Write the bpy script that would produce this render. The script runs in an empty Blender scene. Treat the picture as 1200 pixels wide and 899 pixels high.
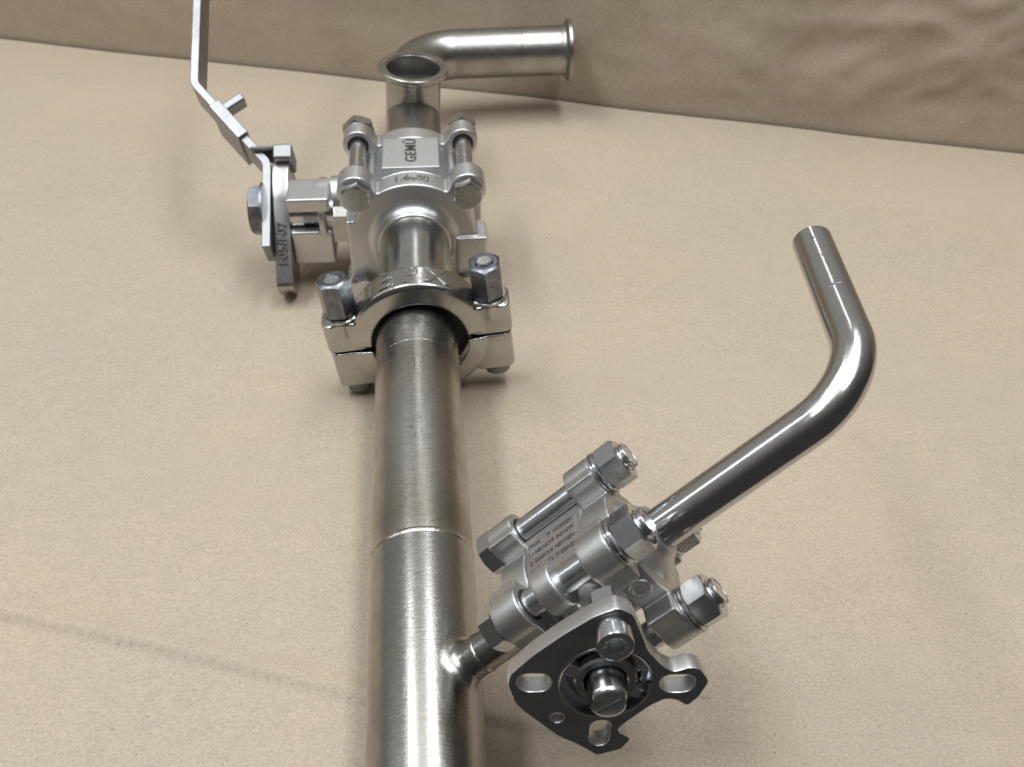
import bpy, bmesh, math, random
from mathutils import Matrix, Vector, Euler, noise
random.seed(7)
R_ = math.radians
SC = bpy.context.scene
COL = SC.collection

# ------------------------------------------------------------------ camera, world, lamps, exposure
H = 0.072                                   # height of the main tube's axis over the paper
cam_d = bpy.data.cameras.new('camera'); cam = bpy.data.objects.new('camera', cam_d); COL.objects.link(cam)
# the tube lies at a slight slope (it rests on its near ferrule and on the lugs of the large valve)
SLOPE = Matrix.Translation((0, 0.588, 0.0527)) @ Matrix.Rotation(R_(2.0), 4, 'X') @ Matrix.Translation((0, -0.588, -H))
cam.matrix_world = SLOPE @ Matrix.LocRotScale(Vector((0.02027, 0.0, 0.445)), Euler((R_(90 - 43.7), 0, R_(-5.222))), None)
cam_d.sensor_width = 36; cam_d.lens = 36 * 1060 / 1200
cam_d.clip_start = 0.01; cam_d.clip_end = 100
cam_d.dof.use_dof = True; cam_d.dof.focus_distance = 0.40; cam_d.dof.aperture_fstop = 20
SC.camera = cam

world = bpy.data.worlds.new('World'); SC.world = world; world.use_nodes = True
# a dim workshop: the lit side of the room lies beyond the wall, the floor and the near side are dark
wnt = world.node_tree; bg = wnt.nodes['Background']; wtc = wnt.nodes.new('ShaderNodeTexCoord')
wdp = wnt.nodes.new('ShaderNodeVectorMath'); wdp.operation = 'DOT_PRODUCT'; wdp.inputs[1].default_value = Vector((-0.25, 0.6, 0.76)).normalized()
wrp = wnt.nodes.new('ShaderNodeMapRange'); wrp.interpolation_type = 'SMOOTHSTEP'
wrp.inputs[1].default_value = -0.25; wrp.inputs[2].default_value = 1.0; wrp.inputs[3].default_value = 0.055; wrp.inputs[4].default_value = 0.40
wnt.links.new(wtc.outputs['Generated'], wdp.inputs[0]); wnt.links.new(wdp.outputs['Value'], wrp.inputs[0]); wnt.links.new(wrp.outputs[0], bg.inputs['Strength'])
bg.inputs['Color'].default_value = (1.0, 0.975, 0.94, 1)

def lamp(loc, sx, sy, power, col, aim=None, rz=0):
    l = bpy.data.lights.new('ceiling_lamp', 'AREA'); l.shape = 'RECTANGLE'; l.size = sx; l.size_y = sy
    l.energy = power; l.color = col
    o = bpy.data.objects.new('ceiling_lamp', l); COL.objects.link(o); o.location = loc
    if aim: o.rotation_euler = (Vector(aim) - Vector(loc)).to_track_quat('-Z', 'Y').to_euler()
    else: o.rotation_euler = (0, 0, rz)
    return o
COOL = (0.95, 0.98, 1.0)
lamp((-0.95, 0.5, 2.25), 0.35, 2.1, 29, (0.90, 0.955, 1.0))   # light fittings running along the ceiling
lamp((0.60, 0.5, 2.25), 0.35, 2.1, 29, COOL)
lamp((0.0, 0.45, 2.35), 2.6, 1.9, 26, COOL)                   # light returned by the ceiling between them
lamp((-2.3, 0.75, 2.1), 0.16, 1.6, 11, (0.86, 0.93, 1.0), aim=(0, 0.4, 0))
lamp((0.15, 2.7, 2.2), 0.12, 1.0, 2.5, COOL, aim=(0, 0.4, 0))
SC.view_settings.view_transform = 'Standard'; SC.view_settings.look = 'None'
SC.view_settings.exposure = -0.12; SC.view_settings.gamma = 1

# ------------------------------------------------------------------ materials
def mat(name):
    m = bpy.data.materials.new(name); m.use_nodes = True
    nt = m.node_tree; b = nt.nodes['Principled BSDF']
    return m, nt, b
def node(nt, t, **kw):
    n = nt.nodes.new(t)
    for k, v in kw.items():
        if k in n.inputs.keys(): n.inputs[k].default_value = v
        else: setattr(n, k, v)
    return n
def ramp(nt, src, stops):
    r = nt.nodes.new('ShaderNodeValToRGB'); e = r.color_ramp.elements
    while len(e) < len(stops): e.new(0.5)
    for el, (p, c) in zip(e, stops):
        el.position = p; el.color = (c, c, c, 1) if not isinstance(c, tuple) else (*c, 1)
    nt.links.new(src, r.inputs[0]); return r
def metal(name, col, rough, rough_var=0.08, grain=None, bump=0.0, bump_scale=900, blotch=0.15, blotch_scale=25,
          stretch=(1, 1, 1), tint=None, scratch=0.0, aniso=0.0):
    m, nt, b = mat(name); L = nt.links
    tc = node(nt, 'ShaderNodeTexCoord')
    mp = node(nt, 'ShaderNodeMapping'); mp.inputs['Scale'].default_value = stretch
    L.new(tc.outputs['Object'], mp.inputs[0])
    n1 = node(nt, 'ShaderNodeTexNoise', Scale=blotch_scale, Detail=6, Roughness=0.65); L.new(tc.outputs['Object'], n1.inputs[0])
    n2 = node(nt, 'ShaderNodeTexNoise', Scale=bump_scale, Detail=3, Roughness=0.6); L.new(mp.outputs[0], n2.inputs[0])
    t = tint or tuple(c * (1 - blotch) for c in col)
    mx = node(nt, 'ShaderNodeMix', data_type='RGBA'); mx.inputs[6].default_value = (*col, 1); mx.inputs[7].default_value = (*t, 1)
    r1 = ramp(nt, n1.outputs[0], [(0.35, 0.0), (0.68, 1.0)]); L.new(r1.outputs[0], mx.inputs[0])
    L.new(mx.outputs[2], b.inputs['Base Color'])
    b.inputs['Metallic'].default_value = 1.0
    mr = node(nt, 'ShaderNodeMapRange'); mr.inputs[1].default_value = 0.3; mr.inputs[2].default_value = 0.7
    mr.inputs[3].default_value = max(0.03, rough - rough_var); mr.inputs[4].default_value = rough + rough_var
    ad = node(nt, 'ShaderNodeMath', operation='ADD'); ad.use_clamp = False
    ml = node(nt, 'ShaderNodeMath', operation='MULTIPLY'); ml.inputs[1].default_value = 0.5
    L.new(n1.outputs[0], ad.inputs[0]); L.new(n2.outputs[0], ad.inputs[1]); L.new(ad.outputs[0], ml.inputs[0])
    L.new(ml.outputs[0], mr.inputs[0]); L.new(mr.outputs[0], b.inputs['Roughness'])
    h = n2.outputs[0]
    if scratch:
        n3 = node(nt, 'ShaderNodeTexNoise', Scale=60, Detail=5, Roughness=0.7)
        m3 = node(nt, 'ShaderNodeMapping'); m3.inputs['Scale'].default_value = (1, 9, 1); m3.inputs['Rotation'].default_value = (0.4, 0.5, 0.9)
        L.new(tc.outputs['Object'], m3.inputs[0]); L.new(m3.outputs[0], n3.inputs[0])
        r3 = ramp(nt, n3.outputs[0], [(0.47, 0.0), (0.5, 1.0), (0.53, 0.0)])
        a2 = node(nt, 'ShaderNodeMath', operation='MULTIPLY_ADD'); a2.inputs[1].default_value = -scratch
        L.new(r3.outputs[0], a2.inputs[0]); L.new(n2.outputs[0], a2.inputs[2]); h = a2.outputs[0]
    if bump:
        bp = node(nt, 'ShaderNodeBump', Strength=bump, Distance=0.0004); L.new(h, bp.inputs['Height'])
        L.new(bp.outputs[0], b.inputs['Normal'])
    if aniso: b.inputs['Anisotropic'].default_value = aniso
    return m
M = {}
M['tube'] = metal('brushed_tube_steel', (0.39, 0.38, 0.355), 0.25, 0.09, bump=0.10, bump_scale=260, stretch=(1, 1, 7), blotch_scale=38,
                  tint=(0.29, 0.28, 0.255), scratch=0.30)
def tint_bands(m):
    # oxide left by welding: brownish dull bands round the tube near its two welds (local Z runs along the tube)
    nt = m.node_tree; L = nt.links; b = nt.nodes['Principled BSDF']; src = b.inputs['Base Color'].links[0].from_socket
    tc = node(nt, 'ShaderNodeTexCoord'); sp = node(nt, 'ShaderNodeSeparateXYZ'); L.new(tc.outputs['Object'], sp.inputs[0])
    ns = node(nt, 'ShaderNodeTexNoise', Scale=45, Detail=4); L.new(tc.outputs['Object'], ns.inputs[0])
    ad = node(nt, 'ShaderNodeMath', operation='MULTIPLY_ADD'); ad.inputs[1].default_value = 0.022; L.new(ns.outputs[0], ad.inputs[0]); L.new(sp.outputs[2], ad.inputs[2])
    rp = ramp(nt, ad.outputs[0], [(0.008, (0.92, 0.90, 0.86)), (0.022, (0.76, 0.72, 0.66)), (0.050, (0.95, 0.93, 0.90)), (0.085, (1, 1, 1)), (0.12, (0.90, 0.88, 0.84)), (0.146, (0.76, 0.73, 0.68)), (0.152, (0.98, 0.98, 0.98))])
    k = node(nt, 'ShaderNodeMix', data_type='RGBA', blend_type='MULTIPLY'); k.inputs[0].default_value = 1
    L.new(src, k.inputs[6]); L.new(rp.outputs[0], k.inputs[7]); L.new(k.outputs[2], b.inputs['Base Color'])
    return m
M['tube_tinted'] = tint_bands(metal('heat_tinted_tube_steel', (0.47, 0.46, 0.43), 0.29, 0.10, bump=0.10, bump_scale=260, stretch=(1, 1, 7), blotch_scale=45,
                  tint=(0.33, 0.32, 0.295), scratch=0.35))
M['tube_clean'] = metal('polished_tube_steel', (0.52, 0.515, 0.495), 0.24, 0.06, bump=0.06, bump_scale=300, stretch=(1, 1, 8), blotch_scale=30, tint=(0.42, 0.415, 0.40))
M['far'] = metal('dull_far_tube_steel', (0.45, 0.44, 0.42), 0.33, 0.07, bump=0.05, bump_scale=200, blotch_scale=30, tint=(0.32, 0.31, 0.29))
M['bent'] = metal('bent_tube_steel', (0.56, 0.56, 0.55), 0.17, 0.06, bump=0.05, bump_scale=160, blotch_scale=60, tint=(0.52, 0.51, 0.49))
M['cast'] = metal('blasted_cast_steel', (0.60, 0.595, 0.585), 0.40, 0.06, bump=0.35, bump_scale=2200, blotch_scale=70, tint=(0.48, 0.475, 0.465))
M['cast_big'] = metal('cast_valve_steel', (0.63, 0.63, 0.625), 0.42, 0.05, bump=0.22, bump_scale=800, blotch_scale=50, tint=(0.56, 0.56, 0.555))
M['clamp'] = metal('polished_clamp_steel', (0.49, 0.485, 0.46), 0.22, 0.05, bump=0.10, bump_scale=240, blotch_scale=60, tint=(0.41, 0.405, 0.385))
M['bolt'] = metal('bolt_steel', (0.62, 0.63, 0.645), 0.25, 0.06, bump=0.05, bump_scale=350, blotch_scale=90, tint=(0.53, 0.54, 0.555))
M['zinc'] = metal('zinc_nut_steel', (0.25, 0.26, 0.285), 0.33, 0.08, bump=0.07, bump_scale=300, blotch_scale=160, tint=(0.12, 0.125, 0.14))
M['plate'] = metal('mirror_plate_steel', (0.52, 0.52, 0.52), 0.15, 0.06, bump=0.25, bump_scale=70, blotch_scale=130, tint=(0.38, 0.38, 0.38))
M['lever'] = metal('lever_strip_steel', (0.31, 0.315, 0.32), 0.38, 0.06, bump=0.08, bump_scale=400, blotch_scale=60, tint=(0.26, 0.265, 0.27))
M['weld'] = metal('weld_seam_steel', (0.50, 0.48, 0.44), 0.28, 0.08, bump=0.3, bump_scale=900, blotch_scale=150, tint=(0.30, 0.26, 0.21))
M['name'] = metal('name_plate_steel', (0.60, 0.57, 0.57), 0.42, 0.04, bump=0.05, bump_scale=900)
M['seal'] = mat('black_seal_rubber')[0]; M['seal'].node_tree.nodes['Principled BSDF'].inputs['Base Color'].default_value = (0.012, 0.012, 0.012, 1)
M['seal'].node_tree.nodes['Principled BSDF'].inputs['Roughness'].default_value = 0.6
M['ink'] = mat('dark_marking_ink')[0]; M['ink'].node_tree.nodes['Principled BSDF'].inputs['Base Color'].default_value = (0.03, 0.03, 0.032, 1)
M['ink'].node_tree.nodes['Principled BSDF'].inputs['Roughness'].default_value = 0.5

def paper(name, ca, cb, gloss):
    m, nt, b = mat(name); L = nt.links
    tc = node(nt, 'ShaderNodeTexCoord')
    big = node(nt, 'ShaderNodeTexNoise', Scale=5.0, Detail=4, Roughness=0.6); L.new(tc.outputs['Object'], big.inputs[0])
    mp = node(nt, 'ShaderNodeMapping'); mp.inputs['Scale'].default_value = (1.0, 1.5, 1.0); L.new(tc.outputs['Object'], mp.inputs[0])
    mid = node(nt, 'ShaderNodeTexNoise', Scale=60, Detail=5, Roughness=0.65); L.new(mp.outputs[0], mid.inputs[0])
    fin = node(nt, 'ShaderNodeTexNoise', Scale=620, Detail=4, Roughness=0.7); L.new(mp.outputs[0], fin.inputs[0])
    mx = node(nt, 'ShaderNodeMix', data_type='RGBA'); mx.inputs[6].default_value = (*ca, 1); mx.inputs[7].default_value = (*cb, 1)
    r = ramp(nt, big.outputs[0], [(0.35, 0), (0.65, 1)]); L.new(r.outputs[0], mx.inputs[0])
    def mul(src, prev, lo, hi):
        rr = ramp(nt, src, [(0.3, lo), (0.7, hi)])
        k = node(nt, 'ShaderNodeMix', data_type='RGBA', blend_type='MULTIPLY'); k.inputs[0].default_value = 1
        L.new(prev, k.inputs[6]); L.new(rr.outputs[0], k.inputs[7]); return k.outputs[2]
    c = mul(mid.outputs[0], mx.outputs[2], 0.965, 1.025)
    c = mul(fin.outputs[0], c, 0.78, 1.16)
    # fibre flecks
    vo = node(nt, 'ShaderNodeTexVoronoi', Scale=260); vo.inputs['Randomness'].default_value = 1
    L.new(mp.outputs[0], vo.inputs['Vector'])
    fk = ramp(nt, vo.outputs['Distance'], [(0.0, 0.35), (0.10, 0.55), (0.16, 1.0)])
    wn = node(nt, 'ShaderNodeTexNoise', Scale=90, Detail=0); L.new(tc.outputs['Object'], wn.inputs[0])
    sel = ramp(nt, wn.outputs[0], [(0.62, 0.0), (0.645, 1.0)])
    k = node(nt, 'ShaderNodeMix', data_type='RGBA', blend_type='MULTIPLY'); L.new(sel.outputs[0], k.inputs[0])
    L.new(c, k.inputs[6]); L.new(fk.outputs[0], k.inputs[7])
    L.new(k.outputs[2], b.inputs['Base Color'])
    b.inputs['Roughness'].default_value = gloss
    b.inputs['Specular IOR Level'].default_value = 0.35
    ad = node(nt, 'ShaderNodeMath', operation='ADD'); L.new(fin.outputs[0], ad.inputs[0]); L.new(mid.outputs[0], ad.inputs[1])
    bp = node(nt, 'ShaderNodeBump', Strength=0.22, Distance=0.0006); L.new(ad.outputs[0], bp.inputs['Height']); L.new(bp.outputs[0], b.inputs['Normal'])
    return m
M['paper'] = paper('brown_kraft_paper', (0.478, 0.390, 0.291), (0.445, 0.374, 0.286), 0.62)
M['wall_paper'] = paper('wall_kraft_paper', (0.460, 0.366, 0.268), (0.43, 0.35, 0.262), 0.48)

# ------------------------------------------------------------------ object helpers
WM = {}                                           # world matrices of built objects
def link(name, mesh, material, parent=None, world=Matrix.Identity(4), label=None):
    o = bpy.data.objects.new(name, mesh); COL.objects.link(o)
    if material is not None and len(mesh.materials) == 0: mesh.materials.append(material)
    if parent is not None:
        o.parent = parent; o.matrix_basis = WM[parent].inverted() @ world
    else: o.matrix_basis = world
    WM[o] = world.copy()
    if label: o['label'] = label
    return o
def frame(org, z, x=(1, 0, 0)):
    z = Vector(z).normalized(); x = Vector(x); x = (x - z * x.dot(z)).normalized(); y = z.cross(x)
    m = Matrix((x, y, z)).transposed().to_4x4(); m.translation = Vector(org); return m
def axes(org, x, y, z):
    m = Matrix((Vector(x), Vector(y), Vector(z))).transposed().to_4x4(); m.translation = Vector(org); return m
def T(x, y, z): return Matrix.Translation((x, y, z))
def done(bm, name, sharp=30, recalc=True):
    if recalc: bmesh.ops.recalc_face_normals(bm, faces=bm.faces[:])
    me = bpy.data.meshes.new(name); bm.to_mesh(me); bm.free()
    me.shade_smooth()
    if sharp: me.set_sharp_from_angle(angle=R_(sharp))
    return me
def add_lathe(bm, prof, seg=48, m=Matrix.Identity(4), closed=False):
    """profile of (r, z) about local Z; r = 0 ends close the solid"""
    rings = []
    for r, z in prof:
        if r < 1e-7: rings.append([bm.verts.new(m @ Vector((0, 0, z)))])
        else: rings.append([bm.verts.new(m @ Vector((r * math.cos(2 * math.pi * i / seg), r * math.sin(2 * math.pi * i / seg), z))) for i in range(seg)])
    pairs = list(zip(rings, rings[1:]))
    if closed: pairs.append((rings[-1], rings[0]))
    for a, b in pairs:
        for i in range(seg):
            j = (i + 1) % seg
            if len(a) == 1 and len(b) == 1: continue
            if len(a) == 1: bm.faces.new((a[0], b[i], b[j]))
            elif len(b) == 1: bm.faces.new((a[i], a[j], b[0]))
            else: bm.faces.new((a[i], a[j], b[j], b[i]))
def lathe(name, prof, material, parent, world, seg=48, sharp=30, closed=False, label=None):
    bm = bmesh.new(); add_lathe(bm, prof, seg, closed=closed)
    return link(name, done(bm, name, sharp), material, parent, world, label)
def add_cyl(bm, p0, p1, r0, r1=None, seg=40, cham=0.0):
    p0 = Vector(p0); p1 = Vector(p1); r1 = r0 if r1 is None else r1; L = (p1 - p0).length
    z = (p1 - p0).normalized(); x = Vector((1, 0, 0)) if abs(z.x) < 0.9 else Vector((0, 1, 0))
    if cham: prof = [(0, 0), (r0 - cham, 0), (r0, cham), (r1, L - cham), (r1 - cham, L), (0, L)]
    else: prof = [(0, 0), (r0, 0), (r1, L), (0, L)]
    add_lathe(bm, prof, seg, frame(p0, z, x))
def add_box(bm, lo, hi, m=Matrix.Identity(4)):
    v = [bm.verts.new(m @ Vector((x, y, z))) for x in (lo[0], hi[0]) for y in (lo[1], hi[1]) for z in (lo[2], hi[2])]
    for f in ((0, 1, 3, 2), (4, 6, 7, 5), (0, 4, 5, 1), (2, 3, 7, 6), (0, 2, 6, 4), (1, 5, 7, 3)): bm.faces.new([v[i] for i in f])
def add_prism(bm, poly, z0, z1):
    a = [bm.verts.new((x, y, z0)) for x, y in poly]; b = [bm.verts.new((x, y, z1)) for x, y in poly]; n = len(poly)
    for i in range(n): bm.faces.new((a[i], a[(i + 1) % n], b[(i + 1) % n], b[i]))
    bm.faces.new(a[::-1]); bm.faces.new(b)
def bevel(o, w, seg=3, ang=35):
    b = o.modifiers.new('bevel', 'BEVEL'); b.width = w; b.segments = seg; b.limit_method = 'ANGLE'; b.angle_limit = R_(ang)
    b.harden_normals = True
    return o
def remesh(o, vox, it=5, fac=0.5):
    r = o.modifiers.new('remesh', 'REMESH'); r.mode = 'VOXEL'; r.voxel_size = vox; r.use_smooth_shade = True
    s = o.modifiers.new('smooth', 'SMOOTH'); s.factor = fac; s.iterations = it
    return o
def sweep(name, path, r_out, r_in, material, parent, seg=40, label=None, sharp=40, m=Matrix.Identity(4), uphint=(0, 0, 1)):
    bm = bmesh.new(); n = len(path); path = [Vector(p) for p in path]
    tang = [(path[min(i + 1, n - 1)] - path[max(i - 1, 0)]).normalized() for i in range(n)]
    x = Vector(uphint); x = (x - tang[0] * x.dot(tang[0])).normalized()
    def shell(r):
        xx = x.copy(); out = []
        for p, t in zip(path, tang):
            xx = (xx - t * xx.dot(t)).normalized(); y = t.cross(xx)
            out.append([bm.verts.new(p + xx * r * math.cos(2 * math.pi * k / seg) + y * r * math.sin(2 * math.pi * k / seg)) for k in range(seg)])
        for a, b in zip(out, out[1:]):
            for k in range(seg): bm.faces.new((a[k], a[(k + 1) % seg], b[(k + 1) % seg], b[k]))
        return out
    o_, i_ = shell(r_out), shell(r_in)
    for e in (0, -1):
        for k in range(seg): bm.faces.new((o_[e][k], o_[e][(k + 1) % seg], i_[e][(k + 1) % seg], i_[e][k]))
    return link(name, done(bm, name, sharp), material, parent, m, label)
def arc_path(a, c, b, rad, n=28, na=3, nb=3):
    a, c, b = Vector(a), Vector(c), Vector(b); u = (a - c).normalized(); v = (b - c).normalized()
    half = u.angle(v) / 2; tl = rad / math.tan(half); o = c + (u + v).normalized() * rad / math.sin(half)
    p0, p1 = c + u * tl, c + v * tl; r0, r1 = p0 - o, p1 - o; tot = r0.angle(r1); ax = r0.cross(r1).normalized()
    out = [a.lerp(p0, i / na) for i in range(na)]
    for i in range(n + 1): out.append(o + Matrix.Rotation(tot * i / n, 3, ax) @ r0)
    out += [p1.lerp(b, (i + 1) / nb) for i in range(nb)]
    return out
def hex_mesh(name, af, h, hole=0.0, both=True, rim=0.97, tall=False):
    """hexagon with the turned chamfer of a real nut or bolt head; local Z from 0 to h"""
    bm = bmesh.new(); K = 8; N = 6 * K; rc = af / 2 * rim; tan = math.tan(R_(30))
    def rad(i):
        a = (i % K) / K * math.pi / 3 - math.pi / 6; return af / 2 / math.cos(a)
    def ring(f): return [bm.verts.new((f(i)[0] * math.cos(2 * math.pi * i / N), f(i)[0] * math.sin(2 * math.pi * i / N), f(i)[1])) for i in range(N)]
    rings = []
    if both: rings += [ring(lambda i: (rc, 0)), ring(lambda i: (rad(i), (rad(i) - rc) * tan))]
    else: rings += [ring(lambda i: (rad(i), 0))]
    rings += [ring(lambda i: (rad(i), h - (rad(i) - rc) * tan)), ring(lambda i: (rc, h))]
    if hole:
        rings += [ring(lambda i: (hole * 1.12, h)), ring(lambda i: (hole, h - hole * 0.12)), ring(lambda i: (hole, 0))]
        rings.append(rings[0])
    for a, b in zip(rings, rings[1:]):
        for i in range(N): bm.faces.new((a[i], a[(i + 1) % N], b[(i + 1) % N], b[i]))
    if not hole: bm.faces.new(rings[0][::-1]); bm.faces.new(rings[-1])
    return done(bm, name, 14)
def stud_mesh(name, r, L, thr0, thr1, pitch=0.0015):
    """round rod from 0 to L with cut thread between thr0 and thr1 and a chamfered end"""
    prof = [(0, 0), (r, 0), (r, thr0)]; z = thr0
    while z < thr1 - pitch:
        prof += [(r - pitch * 0.45, z + pitch * 0.5), (r, z + pitch)]; z += pitch
    prof += [(r, thr1 - 0.0004 if thr1 < L else L - r * 0.22), (r * 0.80, L), (r * 0.74, L), (0, L - r * 0.05)]
    bm = bmesh.new(); add_lathe(bm, prof, 28); return done(bm, name, 25)
def text_mesh(txt, size, depth=0.0, space=1.0, bev=0.0, align='CENTER', off=0.0):
    c = bpy.data.curves.new('text', 'FONT'); c.body = txt; c.size = size; c.extrude = depth; c.space_character = space
    c.align_x = align; c.align_y = 'CENTER'; c.resolution_u = 3; c.offset = off; c.bevel_depth = bev; c.bevel_resolution = 1
    o = bpy.data.objects.new('text', c); COL.objects.link(o)
    dg = bpy.context.evaluated_depsgraph_get(); me = bpy.data.meshes.new_from_object(o.evaluated_get(dg))
    bpy.data.objects.remove(o); bpy.data.curves.remove(c); me.materials.clear(); return me
def plate_mesh(outer, holes, thick, bev):
    """flat plate with openings: local XY outline, Z centred on 0"""
    c = bpy.data.curves.new('plate', 'CURVE'); c.dimensions = '2D'; c.fill_mode = 'BOTH'
    c.extrude = thick / 2 - bev; c.bevel_depth = bev; c.bevel_resolution = 2; c.offset = -bev
    for pts in [outer] + holes:
        s = c.splines.new('POLY'); s.points.add(len(pts) - 1); s.use_cyclic_u = True
        for p, q in zip(s.points, pts): p.co = (q[0], q[1], 0, 1)
    o = bpy.data.objects.new('plate', c); COL.objects.link(o)
    dg = bpy.context.evaluated_depsgraph_get(); me = bpy.data.meshes.new_from_object(o.evaluated_get(dg))
    bpy.data.objects.remove(o); bpy.data.curves.remove(c); me.materials.clear()
    me.shade_smooth(); me.set_sharp_from_angle(angle=R_(35)); return me
def circle(cx, cy, r, n=40): return [(cx + r * math.cos(2 * math.pi * i / n), cy + r * math.sin(2 * math.pi * i / n)) for i in range(n)]
def slot(a, b, r, n=10):
    an = math.atan2(b[1] - a[1], b[0] - a[0]); out = []
    for k in range(n + 1): t = an - math.pi / 2 + math.pi * k / n; out.append((b[0] + r * math.cos(t), b[1] + r * math.sin(t)))
    for k in range(n + 1): t = an + math.pi / 2 + math.pi * k / n; out.append((a[0] + r * math.cos(t), a[1] + r * math.sin(t)))
    return out
def round_poly(pts, r, n=5):
    out = []; N = len(pts)
    for i in range(N):
        p = Vector(pts[i]); a = Vector(pts[i - 1]) - p; b = Vector(pts[(i + 1) % N]) - p
        k = min(r, a.length * 0.45, b.length * 0.45); p0 = p + a.normalized() * k; p1 = p + b.normalized() * k
        for j in range(n + 1):
            t = j / n; out.append(tuple(p0 * (1 - t) ** 2 + p * 2 * t * (1 - t) + p1 * t * t))
    return out

# ------------------------------------------------------------------ the setting: papered table and papered wall
def wall_y(x): return 0.8912 - 0.3727 * (x - 0.1015)
def crease(x, y):
    # a fold running across the paper
    pts = [(-1.4, 0.66), (-0.2238, 0.2853), (-0.1302, 0.2542), (-0.0263, 0.2174), (0.0463, 0.1975), (0.16, 0.165), (0.4, 0.10)]
    for (x0, y0), (x1, y1) in zip(pts, pts[1:]):
        if x0 <= x <= x1:
            yy = y0 + (y1 - y0) * (x - x0) / (x1 - x0); dist = (y - yy) * 0.94
            k = max(0.0, min(1.0, (0.12 - x) / 0.10))
            soft = 0.0034 * math.exp(-(dist / 0.009) ** 2) if dist > 0 else 0.0034 * math.exp(-(dist / 0.0018) ** 2)
            return k * soft
    return 0.0
def grid_lines(spec):
    out = []
    for a, b, st in spec:
        n = max(1, round((b - a) / st)); out += [a + (b - a) * i / n for i in range(n)]
    return out + [spec[-1][1]]
bm = bmesh.new()
xs = grid_lines([(-1.3, -0.5, 0.04), (-0.5, 0.62, 0.007), (0.62, 1.3, 0.04)])
ss = grid_lines([(0.0, 0.06, 0.02), (0.06, 0.26, 0.0020), (0.26, 1.0, 0.009), (1.0, 1.6, 0.05)])
rows = []
for s in ss:
    row = []
    for x in xs:
        y_end = wall_y(x); y = 0.085 + s * 0.86
        y = min(y, y_end - 0.0005) if s < 1.599 else y_end
        z = crease(x, y) + 0.0019 * noise.noise((x * 5, y * 9, 3.1)) + 0.0004 * noise.noise((x * 19, y * 26, 7.7))
        row.append(bm.verts.new((x, y, z - 0.0012)))
    rows.append(row)
for a, b in zip(rows, rows[1:]):
    for i in range(len(xs) - 1): bm.faces.new((a[i], a[i + 1], b[i + 1], b[i]))
# the sheet is folded down over the front edge of the table
low = [bm.verts.new((v.co.x, v.co.y - 0.002, -0.04)) for v in rows[0]]
for i in range(len(xs) - 1): bm.faces.new((low[i], low[i + 1], rows[0][i + 1], rows[0][i]))
bmesh.ops.remove_doubles(bm, verts=bm.verts[:], dist=1e-6)
table = link('paper_covered_table', done(bm, 'table', 60), M['paper']); table['kind'] = 'structure'
table['label'] = 'flat brown kraft paper covering the table top'
bm = bmesh.new(); cols = []
us = grid_lines([(-0.9, -0.4, 0.04), (-0.4, 0.85, 0.006), (0.85, 1.35, 0.04)]); zs = grid_lines([(-0.02, 0.2, 0.005), (0.2, 0.36, 0.02)])
nrm = Vector((-0.3727, -1, 0)).normalized()
def pinch(u, z):
    # crumpled paper: sharp ridges, stronger towards the right end
    k = 0.25 + 0.75 * max(0.0, min(1.0, (u - 0.20) / 0.25))
    a = 0.0
    for f, w, o_ in ((7, 0.010, 1.7), (15, 0.0062, 5.2), (31, 0.0030, 9.9)):
        a += w * (1 - 2.0 * abs(noise.noise((u * f, z * f * 1.3, o_))))
    return 0.62 * k * (a - 0.008) * max(0.12, min(1.0, (z + 0.004) / 0.05))
for z in zs:
    r_ = []
    for u in us:
        p = Vector((u, wall_y(u), z)) + nrm * pinch(u, z); p.y += 0.004 + 0.12 * max(0, z)
        r_.append(bm.verts.new(p))
    cols.append(r_)
for a, b in zip(cols, cols[1:]):
    for i in range(len(us) - 1): bm.faces.new((a[i], a[i + 1], b[i + 1], b[i]))
wall = link('paper_backdrop_wall', done(bm, 'wall', 0), M['wall_paper']); wall['kind'] = 'structure'
wall['label'] = 'creased brown kraft paper hung on the wall behind the table'

# ------------------------------------------------------------------ the assembly
ROOT = bpy.data.objects.new('pipe_assembly', None); COL.objects.link(ROOT); ROOT.location = (0, 0.588, 0); ROOT.empty_display_size = 0.05
WM[ROOT] = T(0, 0.588, 0)
ROOT['label'] = 'stainless steel pipe assembly with two ball valves, clamp, tee and bent tubes on brown paper'
ROOT['category'] = 'pipe assembly'
RT = 0.0254
AX = lambda y: frame((0, y, H), (0, 1, 0), (1, 0, 0))

def ring_tube(name, y0, y1, material, label=None, r=RT, wall_t=0.0016, seg=96):
    L = y1 - y0
    return lathe(name, [(r - wall_t, 0), (r, 0), (r, L), (r - wall_t, L)], material, ROOT, AX(y0), seg, closed=True, label=label)
def bead(name, world, r, parent, w=0.0016, h=0.0004, seg=120, seed=0.0):
    bm = bmesh.new(); rings = []
    for k in range(7):
        t = k / 6; row = []
        for i in range(seg):
            a = 2 * math.pi * i / seg; wob = 0.35 * noise.noise((math.cos(a) * 6 + seed, math.sin(a) * 6, seed)); rip = 1 + 0.25 * math.sin(i * math.pi * 0.7)
            rr = r - 0.00005 + h * math.sin(math.pi * t) * rip; z = w * (t - 0.5 + wob * 0.3)
            row.append(bm.verts.new((rr * math.cos(a), rr * math.sin(a), z)))
        rings.append(row)
    for a, b in zip(rings, rings[1:]):
        for i in range(seg): bm.faces.new((a[i], a[(i + 1) % seg], b[(i + 1) % seg], b[i]))
    return link(name, done(bm, name, 0), M['weld'], parent, world)

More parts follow.
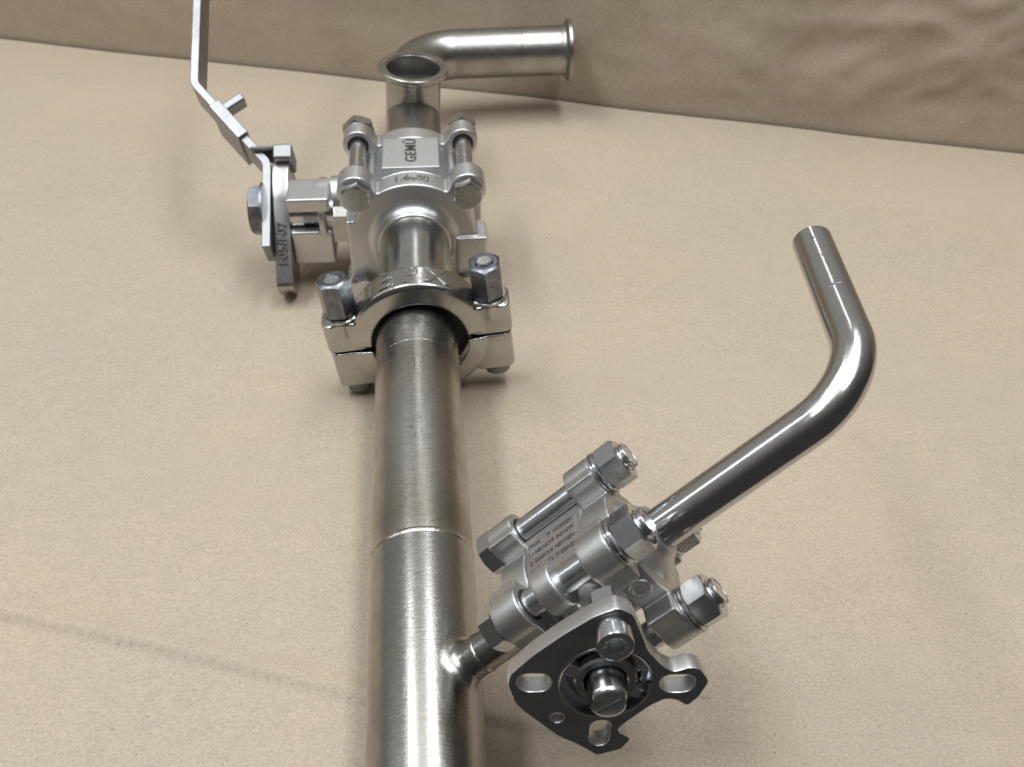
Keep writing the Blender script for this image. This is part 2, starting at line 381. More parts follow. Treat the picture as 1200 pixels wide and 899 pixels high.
Y_WELD = 0.2668
tube_near = ring_tube('main_tube', -0.030, Y_WELD, M['tube'], 'long brushed tube section with the welded side branch')
tube_far = ring_tube('main_tube', Y_WELD, 0.452, M['tube_tinted'], 'scuffed tube section between weld seam and clamp')
bead('weld_bead', AX(Y_WELD), RT, tube_near, w=0.0030, h=0.0004, seed=2.2)
bead('weld_bead', AX(0.4055), RT, tube_far, w=0.0008, h=0.00012, seed=5.1)
# the near end carries a plain clamp ferrule
lathe('ferrule', [(RT - 0.0016, 0), (0.0305, 0), (0.0305, 0.0028), (0.0285, 0.0062), (RT, 0.0075), (RT, 0.022), (RT - 0.0016, 0.022)], M['tube_clean'], ROOT, AX(-0.0512), 96, closed=True)
# scratches and ink dots on the scuffed tube
def tube_mark(y, ang, dy, da, w, material=M['ink'], parent=tube_far):
    """thin mark following the tube's skin: from (y, ang) by (dy, da degrees)"""
    bm = bmesh.new(); a0 = R_(ang); n = 5; L_, R2 = [], []
    dirv = Vector((dy, R_(da) * RT)); L = dirv.length; nx = Vector((-dirv.y, dirv.x)) / L * w / 2
    for i in range(n + 1):
        t = i / n; ww = nx * math.sin(math.pi * (0.12 + 0.76 * t))
        for lst, sg in ((L_, 1), (R2, -1)):
            yy = y + dy * t + sg * ww.x; aa = a0 + R_(da) * t + sg * ww.y / RT; rr = RT + 0.00006
            lst.append(bm.verts.new((rr * math.sin(aa), yy, H + rr * math.cos(aa))))
    for i in range(n): bm.faces.new((L_[i], L_[i + 1], R2[i + 1], R2[i]))
    return link('surface_scratch', done(bm, 'scratch', 0), material, parent)
tube_mark(0.3915, -2, -0.011, 1.5, 0.0006)
for _ in range(12):
    tube_mark(random.uniform(0.325, 0.352), random.uniform(-6, 12), random.uniform(-0.0012, 0.0012), random.uniform(-5, 5), random.uniform(0.0003, 0.0007))

# --- side branch and its fillet into the main tube
Y0, t_mid = 0.1960, 0.0928
d = Vector((0.7608, 0.1376, 0.6343)).normalized(); E1 = Vector((-0.0486, -0.9624, 0.2671)); E1 = (E1 - d * E1.dot(d)).normalized(); E2 = d.cross(E1)
OB = Vector((0, Y0, H))
RB = 0.0086
px_ = Vector((0, 1, 0)); px_ = (px_ - d * px_.dot(d)).normalized(); py_ = d.cross(px_)
def hit(off):
    a = OB + off; ax, az = a.x, a.z - H; A = d.x ** 2 + d.z ** 2; B = 2 * (ax * d.x + az * d.z); Cc = ax * ax + az * az - RT ** 2
    return (-B + math.sqrt(max(0, B * B - 4 * A * Cc))) / (2 * A)
bm = bmesh.new(); rings = []; fil = 0.0042
for k in range(-1, 12):
    psi = max(0, k) / 11 * math.pi / 2; row = []
    for i in range(64):
        ph = 2 * math.pi * i / 64; f2 = fil * (1.0 + 0.25 * math.sin(ph))
        r = RB + f2 * (1 - math.sin(psi)); h_ = f2 * (1 - math.cos(psi))
        off = (px_ * math.cos(ph) + py_ * math.sin(ph)) * r
        t = hit(off) + h_ - (0.0006 if k < 0 else 0.0)
        if k < 0: t -= 0.001
        row.append(bm.verts.new(OB + off + d * t))
    rings.append(row)
last = [bm.verts.new(OB + (px_ * math.cos(2 * math.pi * i / 64) + py_ * math.sin(2 * math.pi * i / 64)) * RB + d * 0.070) for i in range(64)]
rings.append(last)
for a, b in zip(rings, rings[1:]):
    for i in range(64): bm.faces.new((a[i], a[(i + 1) % 64], b[(i + 1) % 64], b[i]))
stub = link('branch_stub', done(bm, 'stub', 40), M['tube'], ROOT, label='short welded branch tube leading to the small valve')
bead('weld_bead', frame(OB + d * 0.0345, d, px_), RB, stub, w=0.0024, h=0.0004, seg=60, seed=8.4)

# ------------------------------------------------------------------ pipe clamp
CL = T(0.0022, 0.4450, H - 0.0040) @ Matrix.Rotation(R_(-5.0), 4, 'Y')
def clamp_half(name, sgn, label):
    bm = bmesh.new(); prof = [(0.0298, -0.0130), (0.0405, -0.0112), (0.0432, -0.0092), (0.0436, 0.0085), (0.0405, 0.0112), (0.0298, 0.0130), (0.0335, 0.003), (0.0335, -0.003)]
    N = 64; g = R_(1.2); rows = []
    for i in range(N + 1):
        a = g + (math.pi - 2 * g) * i / N
        lift = 0.003 if sgn > 0 else 0.0
        rows.append([bm.verts.new((r * math.cos(a), y, sgn * r * math.sin(a) + lift)) for r, y in prof])
    n = len(prof)
    for a, b in zip(rows, rows[1:]):
        for k in range(n): bm.faces.new((a[k], b[k], b[(k + 1) % n], a[(k + 1) % n]))
    bm.faces.new(rows[0]); bm.faces.new(rows[-1][::-1])
    for s in (-1, 1):
        z0, z1 = (0.0008, 0.0220) if sgn > 0 else (-0.0008, -0.0290)
        out_x = 0.0590 if sgn > 0 else 0.0580
        add_prism(bm, round_poly([(s * 0.031, -0.0108), (s * out_x, -0.0108), (s * out_x, 0.0108), (s * 0.031, 0.0108)], 0.0065, 5), min(z0, z1), max(z0, z1))
        if sgn > 0: add_cyl(bm, (s * 0.0462, 0, 0.012), (s * 0.0462, 0, 0.0230), 0.0112)
    o = link(name, done(bm, name, 30), M['clamp'], ROOT, CL, label)
    return remesh(o, 0.00055, 14)
cl_top = clamp_half('pipe_clamp', 1, 'upper half of polished clamp with raised lettering')
cl_low = clamp_half('pipe_clamp', -1, 'lower half of polished clamp')
nut_tall = hex_mesh('clamp_nut', 0.0185, 0.0252, hole=0.0052, rim=0.86)
clamp_stud = stud_mesh('clamp_stud', 0.0050, 0.0585, 0.034, 0.0585, 0.0012)
wash_me = None
for s in (-1, 1):
    base = CL @ T(s * 0.0462, 0.0, 0.0)
    tilt = Matrix.Rotation(R_(2.5 * s), 4, 'X') @ Matrix.Rotation(R_(11 + 17 * s), 4, 'Z')
    lathe('washer', [(0.0056, 0.0195), (0.0112, 0.0195), (0.0117, 0.0201), (0.0117, 0.0212), (0.0110, 0.0218), (0.0056, 0.0218)], M['clamp'], cl_top, base @ T(0, 0, 0.0034), 40, closed=True)
    link('clamp_nut', nut_tall, M['zinc'], cl_top, base @ T(0, 0, 0.0250) @ tilt, 'tall dark zinc hexagon nut')
    link('clamp_stud', clamp_stud, M['bolt'], cl_top, base @ T(0, 0, -0.0080), None)
    bm = bmesh.new(); add_cyl(bm, (0, 0, -0.0375), (0, 0, -0.027), 0.0085, cham=0.001); add_cyl(bm, (0, 0, -0.024), (0, 0, -0.001), 0.0050)
    link('bolt_head', done(bm, 'bolt_head'), M['zinc'], cl_low, base)
# dark seal in the gap between clamp and tube, ferrule lips
lathe('seal_ring', [(RT, -0.0060), (0.0330, -0.0060), (0.0330, 0.0085), (RT, 0.0085)], M['seal'], cl_low, AX(0.4450), 64, closed=True)
# raised lettering following the clamp's rim
def arc_text(txt, size, r, ang0, parent, world, material, depth, flip=False):
    me = text_mesh(txt, size, depth, 1.45 if size > 0.015 else 1.1, depth * 0.35)
    for v in me.vertices:
        a = R_(ang0) + v.co.x / r; rr = r + v.co.z; v.co = Vector((rr * math.sin(a), v.co.y, rr * math.cos(a)))
    me.shade_smooth(); me.set_sharp_from_angle(angle=R_(40)); return link('raised_lettering', me, material, parent, world)
arc_text('IBPX', 0.0205, 0.0433, -4, cl_top, CL @ T(0, 0, 0.003), M['clamp'], 0.0006)

# ------------------------------------------------------------------ large ball valve
VB = T(0, 0.588, H) @ Matrix.Rotation(R_(1.2), 4, 'Y')
BS = 0.0385
bm = bmesh.new()
add_cyl(bm, (0, -0.027, 0), (0, 0.0235, 0), 0.0425, seg=80)
add_box(bm, (-0.0208, -0.0225, 0.020), (0.0208, 0.0200, 0.0456))
add_box(bm, (-0.0350, -0.024, -0.026), (0.0440, 0.024, 0.010))
add_box(bm, (-0.0315, -0.026, -0.032), (0.0315, 0.0225, 0.0325))
add_cyl(bm, (0, 0.004, 0.006), (-0.060, 0.004, 0.006), 0.0165)
valve = link('ball_valve', done(bm, 'body'), M['cast_big'], ROOT, VB, 'large three-piece cast ball valve body with flat marked pad'); remesh(valve, 0.0007, 12)
def big_cap(sg):
    bm = bmesh.new(); y0, y1 = (-0.0440, -0.0262) if sg < 0 else (0.0220, 0.0380)
    add_cyl(bm, (0, y0, 0), (0, y1, 0), 0.0445, seg=80)
    for sx in (-1, 1):
        for sz in (-1, 1):
            add_cyl(bm, (sx * BS, y0, sz * BS), (sx * BS, y1, sz * BS), 0.0128 if sg < 0 else 0.0112)
            p = Matrix.Rotation(math.atan2(sz, sx), 4, 'Y').inverted()
            add_box(bm, (0.028, y0, -0.0098), (0.054, y1, 0.0098), p)
    add_box(bm, (0.030, y0 - (0.0035 if sg < 0 else 0), -0.030), (0.0520, y1, 0.0015)); add_box(bm, (-0.0475, y0, -0.034), (-0.030, y1, 0.016))
    o_ = -0.0435 if sg < 0 else 0.0375
    prof = [(0, 0), (0.0335, 0), (0.0305, 0.0012), (0.0282, 0.0030), (0.0266, 0.0058), (0.0260, 0.0095), (0, 0.0095)]
    add_lathe(bm, prof, 72, frame((0, o_, 0), (0, sg, 0), (1, 0, 0)))
    return remesh(link('end_cap', done(bm, 'cap'), M['cast_big'], valve, VB), 0.0007, 12)
big_cap(-1); big_cap(1)
ring_tube('neck_tube', 0.455, 0.535, M['tube_clean'], 'polished neck tube between clamp and large valve', r=0.0247)
lathe('ferrule', [(0.0230, 0), (0.0305, 0), (0.0305, 0.003), (0.0275, 0.0065), (0.0247, 0.009), (0.0247, 0.014), (0.0230, 0.014)], M['tube_clean'], ROOT, AX(0.4510), 96, closed=True)
head_big = hex_mesh('bolt_head', 0.0190, 0.0078, both=False); nut_big = hex_mesh('nut', 0.0215, 0.0100, hole=0.0062)
bolt_big = stud_mesh('bolt', 0.0060, 0.1020, 0.089, 0.1020, 0.0015)
for sx in (-1, 1):
    for sz in (-1, 1):
        b_ = VB @ axes((sx * BS, -0.0515, sz * BS), (1, 0, 0), (0, 0, -1), (0, 1, 0))
        sh = link('bolt', bolt_big, M['bolt'], valve, b_ @ T(0, 0, 0.001))
        link('bolt_head', head_big, M['bolt'], valve, VB @ axes((sx * BS, -0.0442, sz * BS), (-1, 0, 0), (0, 0, -1), (0, -1, 0)) @ Matrix.Rotation(R_(random.uniform(8, 24)), 4, 'Z'))
        link('nut', nut_big, M['bolt'], valve, VB @ axes((sx * BS, 0.0382, sz * BS), (1, 0, 0), (0, 0, -1), (0, 1, 0)) @ Matrix.Rotation(R_(random.uniform(0, 30)), 4, 'Z'))
        lathe('clearance_ring', [(0.0061, 0), (0.0078, 0), (0.0078, 0.0006), (0.0061, 0.0006)], M['seal'], valve, VB @ axes((sx * BS, 0.0216, sz * BS), (1, 0, 0), (0, 0, -1), (0, 1, 0)), 32, closed=True)
me = text_mesh('GEM\u00dc', 0.0112, 0.0003, 1.12, off=0.00012)
link('maker_lettering', me, M['ink'], valve, VB @ axes((0.0005, 0.001, 0.0456), (0, 1, 0), (-1, 0, 0), (0, 0, 1)), 'dark maker lettering on the valve pad')
arc_text('1.4408', 0.0082, 0.0444, 0, valve, VB @ T(0, -0.0350, 0), M['clamp'], 0.0008)

# stem side with mounting bracket, lock plate, lever
bm = bmesh.new()
add_cyl(bm, (-0.0635, 0, -0.002), (-0.069, 0, -0.002), 0.0250)
add_box(bm, (-0.0900, -0.0235, 0.0115), (-0.060, 0.0060, 0.0225))
add_box(bm, (-0.0900, -0.0235, -0.0330), (-0.060, 0.0225, -0.0050))
add_box(bm, (-0.0900, 0.0040, -0.0330), (-0.060, 0.0225, 0.0120))
add_cyl(bm, (-0.059, 0.004, 0.006), (-0.036, 0.004, 0.008), 0.0165)
remesh(link('mounting_bracket', done(bm, 'bracket'), M['cast_big'], valve, VB), 0.0007, 24)
link('gland_hexagon', hex_mesh('gland_hexagon', 0.038, 0.020), M['clamp'], valve, VB @ frame((-0.0455, 0, -0.006), (-1, 0, 0), (0, 0, 1)))
bm = bmesh.new(); prof = [(0, 0), (0.0105, 0), (0.0105, 0.012)]
for k in range(5): prof += [(0.0092, 0.0132 + k * 0.002), (0.0105, 0.0142 + k * 0.002)]
prof += [(0.0105, 0.0315), (0, 0.0315)]; add_lathe(bm, prof, 32)
link('stem', done(bm, 'stem', 25), M['bolt'], valve, VB @ frame((-0.058, -0.009, 0.0035), (-1, 0, 0), (0, 0, 1)))
th = R_(30); u = Vector((0, math.cos(th), math.sin(th))); w_ = Vector((0, -math.sin(th), math.cos(th)))
outl = round_poly([(-0.0575, -0.0270), (-0.0605, -0.0075), (0.008, 0.0128), (0.026, 0.0140), (0.0375, 0.0100), (0.0375, -0.0200), (0.010, -0.0290), (-0.040, -0.0380)], 0.005, 5)
LP = axes((-0.0965, 0, 0), u, w_, (1, 0, 0))
lock = link('lock_plate', plate_mesh(outl, [circle(0, 0, 0.006, 24)], 0.0125, 0.0012), M['far'], valve, VB @ LP, 'thick cast lock plate with raised marking along its edge')
me = text_mesh('F05/F07', 0.0098, 0.0009, 1.02, off=0.0001)
link('raised_lettering', me, M['clamp'], lock, VB @ axes(Vector((-0.0965, 0, 0)) + u * -0.0285 + w_ * 0.0030, (u * 0.9588 + w_ * 0.2840), (-1, 0, 0), (w_ * 0.9588 - u * 0.2840)))
bm = bmesh.new(); add_box(bm, (0.033, -0.0060, -0.0050), (0.0450, 0.0180, 0.0090)); add_box(bm, (0.041, -0.0040, -0.0220), (0.0445, 0.0165, -0.004))
bevel(link('stop_lug', done(bm, 'lug'), M['lever'], lock, VB @ LP), 0.0018)
def strip(name, pts, width, thick, material, parent, label=None, wo=0.0, rad=0.010):
    """flat bar bent in the plane of stem and lever; pts are (x, along)"""
    path = [Vector((p[0], p[1], 0)) for p in pts]; dense = [path[0]]
    for i in range(1, len(path) - 1):
        seg_ = arc_path(path[i - 1], path[i], path[i + 1], rad, 10, 1, 1); dense += seg_[1:-1]
    dense.append(path[-1]); bm = bmesh.new(); rows = []
    for i, p in enumerate(dense):
        t = (dense[min(i + 1, len(dense) - 1)] - dense[max(i - 1, 0)]).normalized(); n_ = Vector((t.y, -t.x, 0))
        row = []
        for sn, sw in ((-1, -1), (1, -1), (1, 1), (-1, 1)):
            q = p + n_ * sn * thick / 2; pos = Vector((q.x, 0, 0)) + u * q.y + w_ * (wo + sw * width / 2)
            row.append(bm.verts.new(pos))
        rows.append(row)
    for a, b in zip(rows, rows[1:]):
        for k in range(4): bm.faces.new((a[k], a[(k + 1) % 4], b[(k + 1) % 4], b[k]))
    bm.faces.new(rows[0][::-1]); bm.faces.new(rows[-1])
    return bevel(link(name, done(bm, name, 30), material, parent, VB, label), 0.0008, 3, 50)
lev = strip('lever', [(-0.1066, -0.0355), (-0.1066, 0.0330), (-0.1610, 0.1020), (-0.1610, 0.37)], 0.0254, 0.0062, M['lever'], valve, 'long cranked flat steel lever', rad=0.012)
strip('lock_sleeve', [(-0.1235, 0.0545), (-0.1455, 0.0824)], 0.0400, 0.0092, M['lever'], valve, 'sliding locking sleeve round the lever', wo=-0.0045)
bm = bmesh.new()
mS = axes(Vector((-0.1385, 0, 0)) + u * 0.0715, (0.805, 0.593 * u.y, 0.593 * u.z), u * 0.805 + Vector((-0.593, 0, 0)), w_)
add_box(bm, (0.003, 0.004, 0.001), (0.022, 0.010, 0.013), mS)
bevel(link('sleeve_tab', done(bm, 'tab'), M['lever'], valve, VB), 0.0012)
link('lever_nut', hex_mesh('lever_nut', 0.0330, 0.0105), M['zinc'], valve, VB @ frame((-0.1093, 0, 0), (-1, 0, 0), (0, 0.2, 1)))
lathe('lever_washer', [(0, 0), (0.0205, 0), (0.0205, 0.002), (0, 0.002)], M['lever'], valve, VB @ frame((-0.1089, 0, 0), (-1, 0, 0), (0, 0, 1)), 40)

# ------------------------------------------------------------------ tee and elbow beyond the large valve
Y_T = 0.731; Z_T = 0.0440; RF = 0.0230; XF = 0.0012
AF = lambda y: frame((XF, y, H), (0, 1, 0), (1, 0, 0))
bm = bmesh.new(); add_lathe(bm, [(RF - 0.0016, 0), (RF, 0)] + [(RF, 0.03 + 0.0025 * k) for k in range(0, 37)] + [(RF, 0.146), (RF - 0.0016, 0.146)] + [(RF - 0.0016, 0.03 + 0.0025 * k) for k in range(36, -1, -1)], 96, closed=True)
kill = [f for f in bm.faces if f.calc_center_median().y < 0 and math.hypot(f.calc_center_median().x, f.calc_center_median().z - (Y_T - 0.622)) < 0.0206]
bmesh.ops.delete(bm, geom=kill, context='FACES')
run = link('tee_tube', done(bm, 'run', 40), M['far'], ROOT, AF(0.622), 'short run of tube with an upward tee opening')
zs_ = H
lathe('tee_neck', [(RF - 0.0016, 0.012), (RF, 0.0005), (RF, Z_T - 0.0075), (0.0238, Z_T - 0.0060), (0.0292, Z_T - 0.0036), (0.0292, Z_T - 0.0006), (0.0286, Z_T), (0.0242, Z_T), (0.0238, Z_T - 0.0008), (0.0226, Z_T - 0.0008), (RF - 0.0016, Z_T - 0.0030)], M['far'], run,
      frame((XF, Y_T, H), (math.sin(R_(4.5)), 0, math.cos(R_(4.5))), (1, 0, 0)), 96, closed=True, label='open upright neck with a flat ferrule rim')
bead('weld_bead', frame((XF + 0.0028, Y_T, H + Z_T - 0.0085), (math.sin(R_(4.5)), 0, math.cos(R_(4.5)))), RF, run, w=0.0018, h=0.0003, seed=1.1)
YE = 0.8510
elb = sweep('elbow_tube', arc_path((XF, 0.7660, H), (XF, YE, H), (0.142, YE, H), 0.044, 32), RF, RF - 0.0016, M['far'], ROOT, 72, 'bent tube turning sideways beside the papered wall')
bead('weld_bead', frame((0.106, YE, H), (1, 0, 0), (0, 0, 1)), RF, elb, w=0.0016, h=0.00025, seed=6.1)
bead('weld_bead', AF(0.7665), RF, elb, w=0.0018, h=0.0003, seed=3.3)
lathe('ferrule', [(RF - 0.0016, 0), (RF, 0), (RF, 0.0050), (0.0238, 0.0068), (0.0290, 0.0098), (0.0290, 0.0124), (0.0285, 0.0130), (0.0242, 0.0130), (0.0232, 0.0120), (RF - 0.0016, 0.0110)], M['far'], elb, frame((0.1415, YE, H), (1, 0, 0), (0, 0, 1)), 96, closed=True)

# ------------------------------------------------------------------ small ball valve
SV = axes(OB + d * t_mid, E2, d, E1)
SB = 0.0225
bm = bmesh.new()
add_cyl(bm, (0, -0.0150, 0), (0, 0.0170, 0), 0.0212, seg=64)
add_box(bm, (-0.0222, -0.0144, -0.0165), (-0.008, 0.0160, 0.0145))
add_cyl(bm, (-SB, -0.0060, SB), (-SB, 0.0030, SB), 0.0098)
add_cyl(bm, (SB, -0.0060, SB), (SB, 0.0030, SB), 0.0098)
add_cyl(bm, (0, 0, 0), (0, 0, 0.0475), 0.0135)
add_box(bm, (-0.020, -0.0055, 0.006), (0.020, 0.0028, 0.028))
sval = link('ball_valve', done(bm, 'sbody'), M['cast'], ROOT, SV, 'small three-piece cast ball valve body on the side branch'); remesh(sval, 0.00045, 10)
def small_cap(sg):
    bm = bmesh.new(); y0, y1 = ((-0.0268, -0.0138) if sg < 0 else (0.0158, 0.0290))
    add_cyl(bm, (0, y0, 0), (0, y1, 0), 0.0240, seg=64)
    for sx in (-1, 1):
        for sz in (-1, 1):
            add_cyl(bm, (sx * SB, y0, sz * SB), (sx * SB, y1, sz * SB), 0.0096)
            a, b = sorted((sx * 0.010, sx * 0.0312)); c, e = sorted((sz * 0.014, sz * 0.0255)); add_box(bm, (a, y0, c), (b, y1, e))
            a, b = sorted((sx * 0.010, sx * 0.0235)); c, e = sorted((sz * 0.014, sz * 0.0312)); add_box(bm, (a, y0, c), (b, y1, e))
    add_lathe(bm, [(0, 0), (0.0200, 0), (0.0165, 0.0030), (0.0125, 0.0060), (0.0108, 0.0090), (0, 0.0090)], 56, frame((0, y1 - 0.0005 if sg > 0 else y0 + 0.0005, 0), (0, sg, 0), (1, 0, 0)))
    o = remesh(link('end_cap', done(bm, 'scap'), M['cast'], sval, SV), 0.00045, 14)
    return o
cap_a = small_cap(-1); cap_b = small_cap(1)
lathe('casting_dimple', [(0, -0.0006), (0.0022, -0.0004), (0.0030, 0.0008), (0.0040, 0.0010), (0.0048, 0.0)], M['cast'], sval, SV @ T(0.0, 0.0224, 0.0238), 32, sharp=0)
head_s = hex_mesh('bolt_head', 0.0172, 0.0066, both=False); nut_s = hex_mesh('nut', 0.0172, 0.0096, hole=0.0058)
bolt_s = stud_mesh('bolt', 0.0057, 0.0712, 0.060, 0.0712, 0.0014)
for sx in (-1, 1):
    for sz in (-1, 1):
        link('bolt', bolt_s, M['bolt'], sval, SV @ axes((sx * SB, -0.0275, sz * SB), (1, 0, 0), (0, 0, -1), (0, 1, 0)))
        link('bolt_head', head_s, M['bolt'], sval, SV @ axes((sx * SB, -0.0269, sz * SB), (-1, 0, 0), (0, 0, -1), (0, -1, 0)) @ Matrix.Rotation(R_(random.uniform(0, 50)), 4, 'Z'))
        link('nut', nut_s, M['bolt'], sval, SV @ axes((sx * SB, 0.0317, sz * SB), (1, 0, 0), (0, 0, -1), (0, 1, 0)) @ Matrix.Rotation(R_({(-1, -1): 42, (-1, 1): 16, (1, 1): 38, (1, -1): 5}[(sx, sz)]), 4, 'Z'))
        lathe('washer', [(0.0058, 0), (0.0096, 0), (0.0100, 0.0004), (0.0100, 0.0010), (0.0088, 0.0013), (0.0098, 0.0016), (0.0098, 0.0024), (0.0092, 0.0028), (0.0058, 0.0028)], M['bolt'], sval, SV @ axes((sx * SB, 0.0290, sz * SB), (1, 0, 0), (0, 0, -1), (0, 1, 0)), 40, closed=True)
        for yy, sg in ((-0.0138, 1), (0.0158, -1)):
            lathe('clearance_ring', [(0.0057, 0), (0.0068, 0), (0.0068, 0.0004), (0.0057, 0.0004)], M['seal'], sval, SV @ axes((sx * SB, yy - (0.0001 if sg < 0 else 0.0003), sz * SB), (1, 0, 0), (0, 0, -1), (0, 1, 0)), 28, closed=True)
# name plate between the two bolts
nm = link('name_plate', plate_mesh(round_poly([(-0.0130, -0.0140), (0.0130, -0.0140), (0.0130, 0.0105), (-0.0130, 0.0105)], 0.002, 3), [], 0.0008, 0.00012), M['name'], sval,
          SV @ axes((-0.0226, 0, 0), (0, 1, 0), (0, 0, -1), (-1, 0, 0)), 'thin rectangular name plate with four rows of print')
for row_i, tx in enumerate(['FK-TA  NO. 77 E30V2S', 'Q  ID(ART)18  NEXTGEN', '1 1 NR.NOTF  INT.NW', 'DN10     TF  NOIS02H']):
    mt_ = text_mesh(tx, 0.0034, 0.00004, 0.92, off=0.00006)
    wd = max(v.co.x for v in mt_.vertices) - min(v.co.x for v in mt_.vertices)
    for v in mt_.vertices: v.co.x *= 0.0232 / wd
    link('printed_row', mt_, M['ink'], nm, SV @ axes((-0.02305, 0, 0.0068 - row_i * 0.0052), (0, 1, 0), (0, 0, -1), (-1, 0, 0)))
bm = bmesh.new(); add_lathe(bm, [(0, 0), (0.0011, 0), (0.0010, 0.0005), (0.0005, 0.0009), (0, 0.0010)], 14)
link('rivet', done(bm, 'rivet', 0), M['bolt'], nm, SV @ axes((-0.0222, -0.0118, 0.0122), (0, 1, 0), (0, 0, -1), (-1, 0, 0)))

# mounting plate on the stem
pts = [(-26, -23.4), (-22, -26.5), (-9.5, -28), (4.5, -28), (16.5, -27), (25, -24.5), (27, -18), (24, -10), (20.4, -1), (19.6, 8.5), (21, 13), (26.4, 14.8), (28.6, 18.6), (27.4, 25.5), (20, 29.3), (14.0, 30), (13.0, 24.4), (10.5, 21.4), (4.5, 20.4), (-5, 20.8), (-10.8, 21.5), (-12.4, 23.5), (-11.2, 29.2), (-17.1, 31), (-26.2, 27), (-27.4, 19), (-28.5, 14), (-30, 9), (-30.4, -10), (-29.5, -16)]
outl = round_poly([(e * 0.001, dd * 0.001) for dd, e in pts], 0.0018, 4)
mm = 0.001
holes = [circle(0, 0, 0.0168, 64), slot((-19.0 * mm, -19.6 * mm), (-16.4 * mm, -17.0 * mm), 0.0043), slot((16.8 * mm, 16.8 * mm), (19.8 * mm, 20.0 * mm), 0.0042),
         slot((16.4 * mm, -15.6 * mm), (20.6 * mm, -19.6 * mm), 0.0037), circle(1.4 * mm, -23.8 * mm, 0.0024, 24)]
PZ = 0.056
pm = plate_mesh(outl, holes, 0.0076, 0.0007); pm.materials.append(M['cast']); pm.materials.append(M['plate'])
for p in pm.polygons: p.material_index = 1 if p.normal.z > 0.6 else 0
plate = link('mounting_plate', pm, None, sval, SV @ T(0, 0, PZ - 0.0040), 'dark mirror-faced actuator mounting plate with slotted corners')
lathe('bore_ring', [(0.0168, -0.0079), (0.0170, 0.0002), (0.0163, -0.0002), (0.0160, -0.0050), (0.0138, -0.0055), (0.0138, -0.0079)], M['bolt'], plate, SV @ T(0, 0, PZ), 64, closed=True)
lathe('gland_ring', [(0.0078, -0.0075), (0.0078, -0.0010), (0.0085, -0.0004), (0.0108, -0.0004), (0.0116, -0.0012), (0.0118, -0.0075)], M['plate'], plate, SV @ T(0, 0, PZ), 56, closed=True)
lathe('bore_floor', [(0, -0.0072), (0.0166, -0.0072), (0.0166, -0.0082), (0, -0.0082)], M['plate'], plate, SV @ T(0, 0, PZ), 56)
bm = bmesh.new(); n = 40; prof = [(0.0074, -0.010), (0.0074, 0.0072), (0.0070, 0.0084), (0.0062, 0.0093), (0.0052, 0.0098)]; rings = []
for r, z in prof:
    row = []
    for i in range(n):
        a = 2 * math.pi * i / n; x, y = r * math.cos(a), r * math.sin(a)
        if z > 0.0: x = max(-0.0060, min(0.0060, x))
        row.append(bm.verts.new((x, y, z)))
    rings.append(row)
for a, b in zip(rings, rings[1:]):
    for i in range(n): bm.faces.new((a[i], a[(i + 1) % n], b[(i + 1) % n], b[i]))
bm.faces.new(rings[-1])
ST = SV @ T(0, 0, PZ) @ Matrix.Rotation(R_(45), 4, 'Z')
stm = link('stem', done(bm, 'stem', 30), M['bolt'], plate, ST)
bm = bmesh.new(); add_box(bm, (-0.0052, -0.0004, 0.0094), (0.0052, 0.0004, 0.0101)); link('stem_slot', done(bm, 'slot'), M['lever'], plate, ST @ Matrix.Rotation(R_(38), 4, 'Z'))
for ang, ln in ((205, 0.0050), (20, 0.0040)):
    bm = bmesh.new(); mm_ = Matrix.Rotation(R_(ang), 4, 'Z'); add_box(bm, (0.0105, -ln / 2, -0.0045), (0.0152, ln / 2, -0.0012), mm_)
    bevel(link('stop_pin', done(bm, 'pin'), M['bolt'], plate, SV @ T(0, 0, PZ)), 0.0006)
# socket-head screw at the top corner with its nut behind the plate
scw = SV @ T(-18.0 * mm, 17.6 * mm, PZ)
bm = bmesh.new(); K = 6; n = 48
prof = [(0.0065, 0.0), (0.0065, 0.0070), (0.0063, 0.0076), (0.0059, 0.0078), (0.0042, 0.0078)]
rings = [[bm.verts.new((r * math.cos(2 * math.pi * i / n), r * math.sin(2 * math.pi * i / n), z)) for i in range(n)] for r, z in prof]
def hx(r, z): return [bm.verts.new((r / math.cos((i % 8) / 8 * math.pi / 3 - math.pi / 6) * math.cos(2 * math.pi * i / n), r / math.cos((i % 8) / 8 * math.pi / 3 - math.pi / 6) * math.sin(2 * math.pi * i / n), z)) for i in range(n)]
rings += [hx(0.0031, 0.0073), hx(0.0030, 0.0035)]
for a, b in zip(rings, rings[1:]):
    for i in range(n): bm.faces.new((a[i], a[(i + 1) % n], b[(i + 1) % n], b[i]))
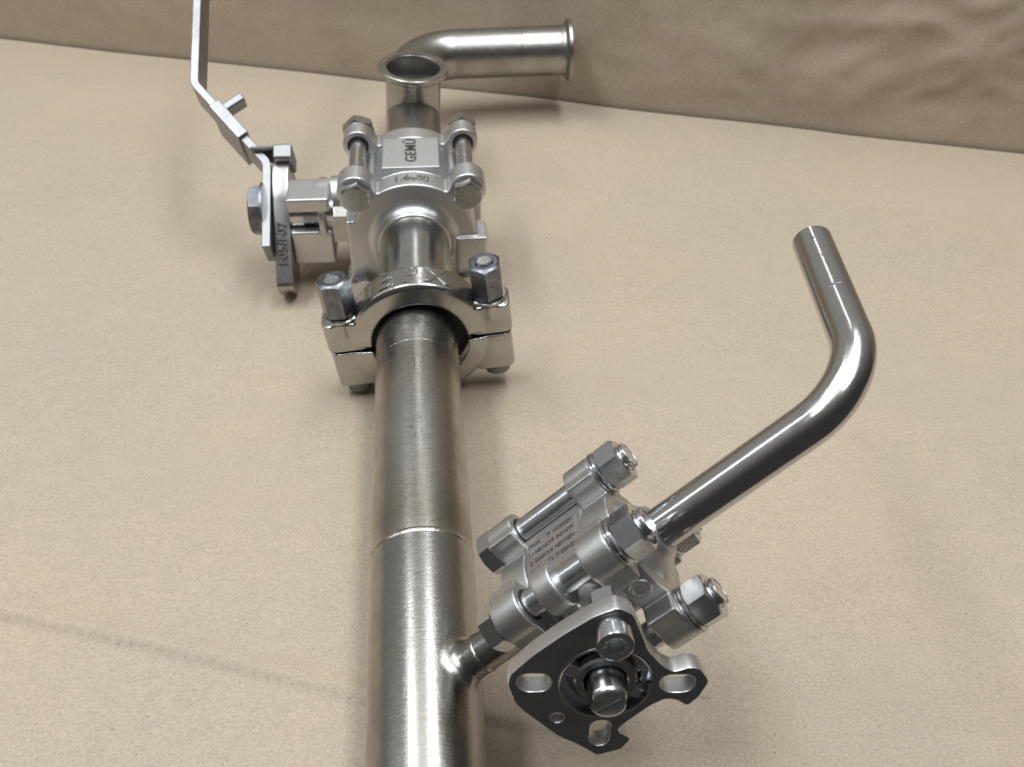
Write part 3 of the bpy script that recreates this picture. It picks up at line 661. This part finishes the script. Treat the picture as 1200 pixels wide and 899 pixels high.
bm.faces.new(rings[-1]); bm.faces.new(rings[0][::-1])
link('socket_screw', done(bm, 'screw', 25), M['bolt'], plate, scw, 'cylindrical socket-head screw')
link('nut', hex_mesh('screw_nut', 0.0130, 0.0070), M['bolt'], plate, scw @ T(0, 0, -0.0152) @ Matrix.Rotation(R_(12), 4, 'Z'))

# bent outlet tube of the small valve
bent = sweep('bent_outlet_tube', arc_path(OB + d * 0.116, OB + d * 0.2270, (0.1830, 0.3195, 0.2134), 0.034, 36), RB, RB - 0.0014, M['bent'], ROOT, 56, 'slim bright tube bent upwards, open at its end')
bead('weld_bead', frame(OB + d * 0.1275, d, px_), RB, bent, w=0.0020, h=0.0003, seg=60, seed=9.4)

bend_dir = (Vector((0.1830, 0.3195, 0.2134)) - (OB + d * 0.2270)).normalized()
for back, side, ln, wd in ((0.0085, 0.10, 0.0012, 0.0008), (0.0420, 0.35, 0.0004, 0.0022), (0.0430, 0.05, 0.0005, 0.0022), (0.0220, 0.2, 0.0010, 0.0003)):
    q0 = Vector((0.1830, 0.3195, 0.2134)) - bend_dir * back; toc = (Vector((0.02, 0.0, 0.445)) - q0); toc = (toc - bend_dir * toc.dot(bend_dir)).normalized()
    sdv = bend_dir.cross(toc); nn = (toc + sdv * side).normalized(); tt = bend_dir.cross(nn)
    bm = bmesh.new(); add_lathe(bm, [(0, 0.00004), (0.5, 0.00003), (0.9, 0.0), (1.0, -0.00004)], 12, axes(q0 + nn * RB, bend_dir * ln, tt * wd, nn))
    link('surface_nick', done(bm, 'nick', 0), M['zinc'], bent)

# ------------------------------------------------------------------ one stray fibre on the paper
fb = sweep('stray_fibre', [(0.1282, 0.2046, 0.0006), (0.1302, 0.2040, 0.0011), (0.1320, 0.2033, 0.0008), (0.1335, 0.2031, 0.0011), (0.1350, 0.2023, 0.0005)], 0.00013, 0.00005, M['ink'], None, 8)
fb['label'] = 'single thin dark fibre lying on the brown paper'; fb['category'] = 'fibre'

# lay the finished assembly down on the paper
ROOT.matrix_basis = SLOPE @ T(0, 0.588, 0)
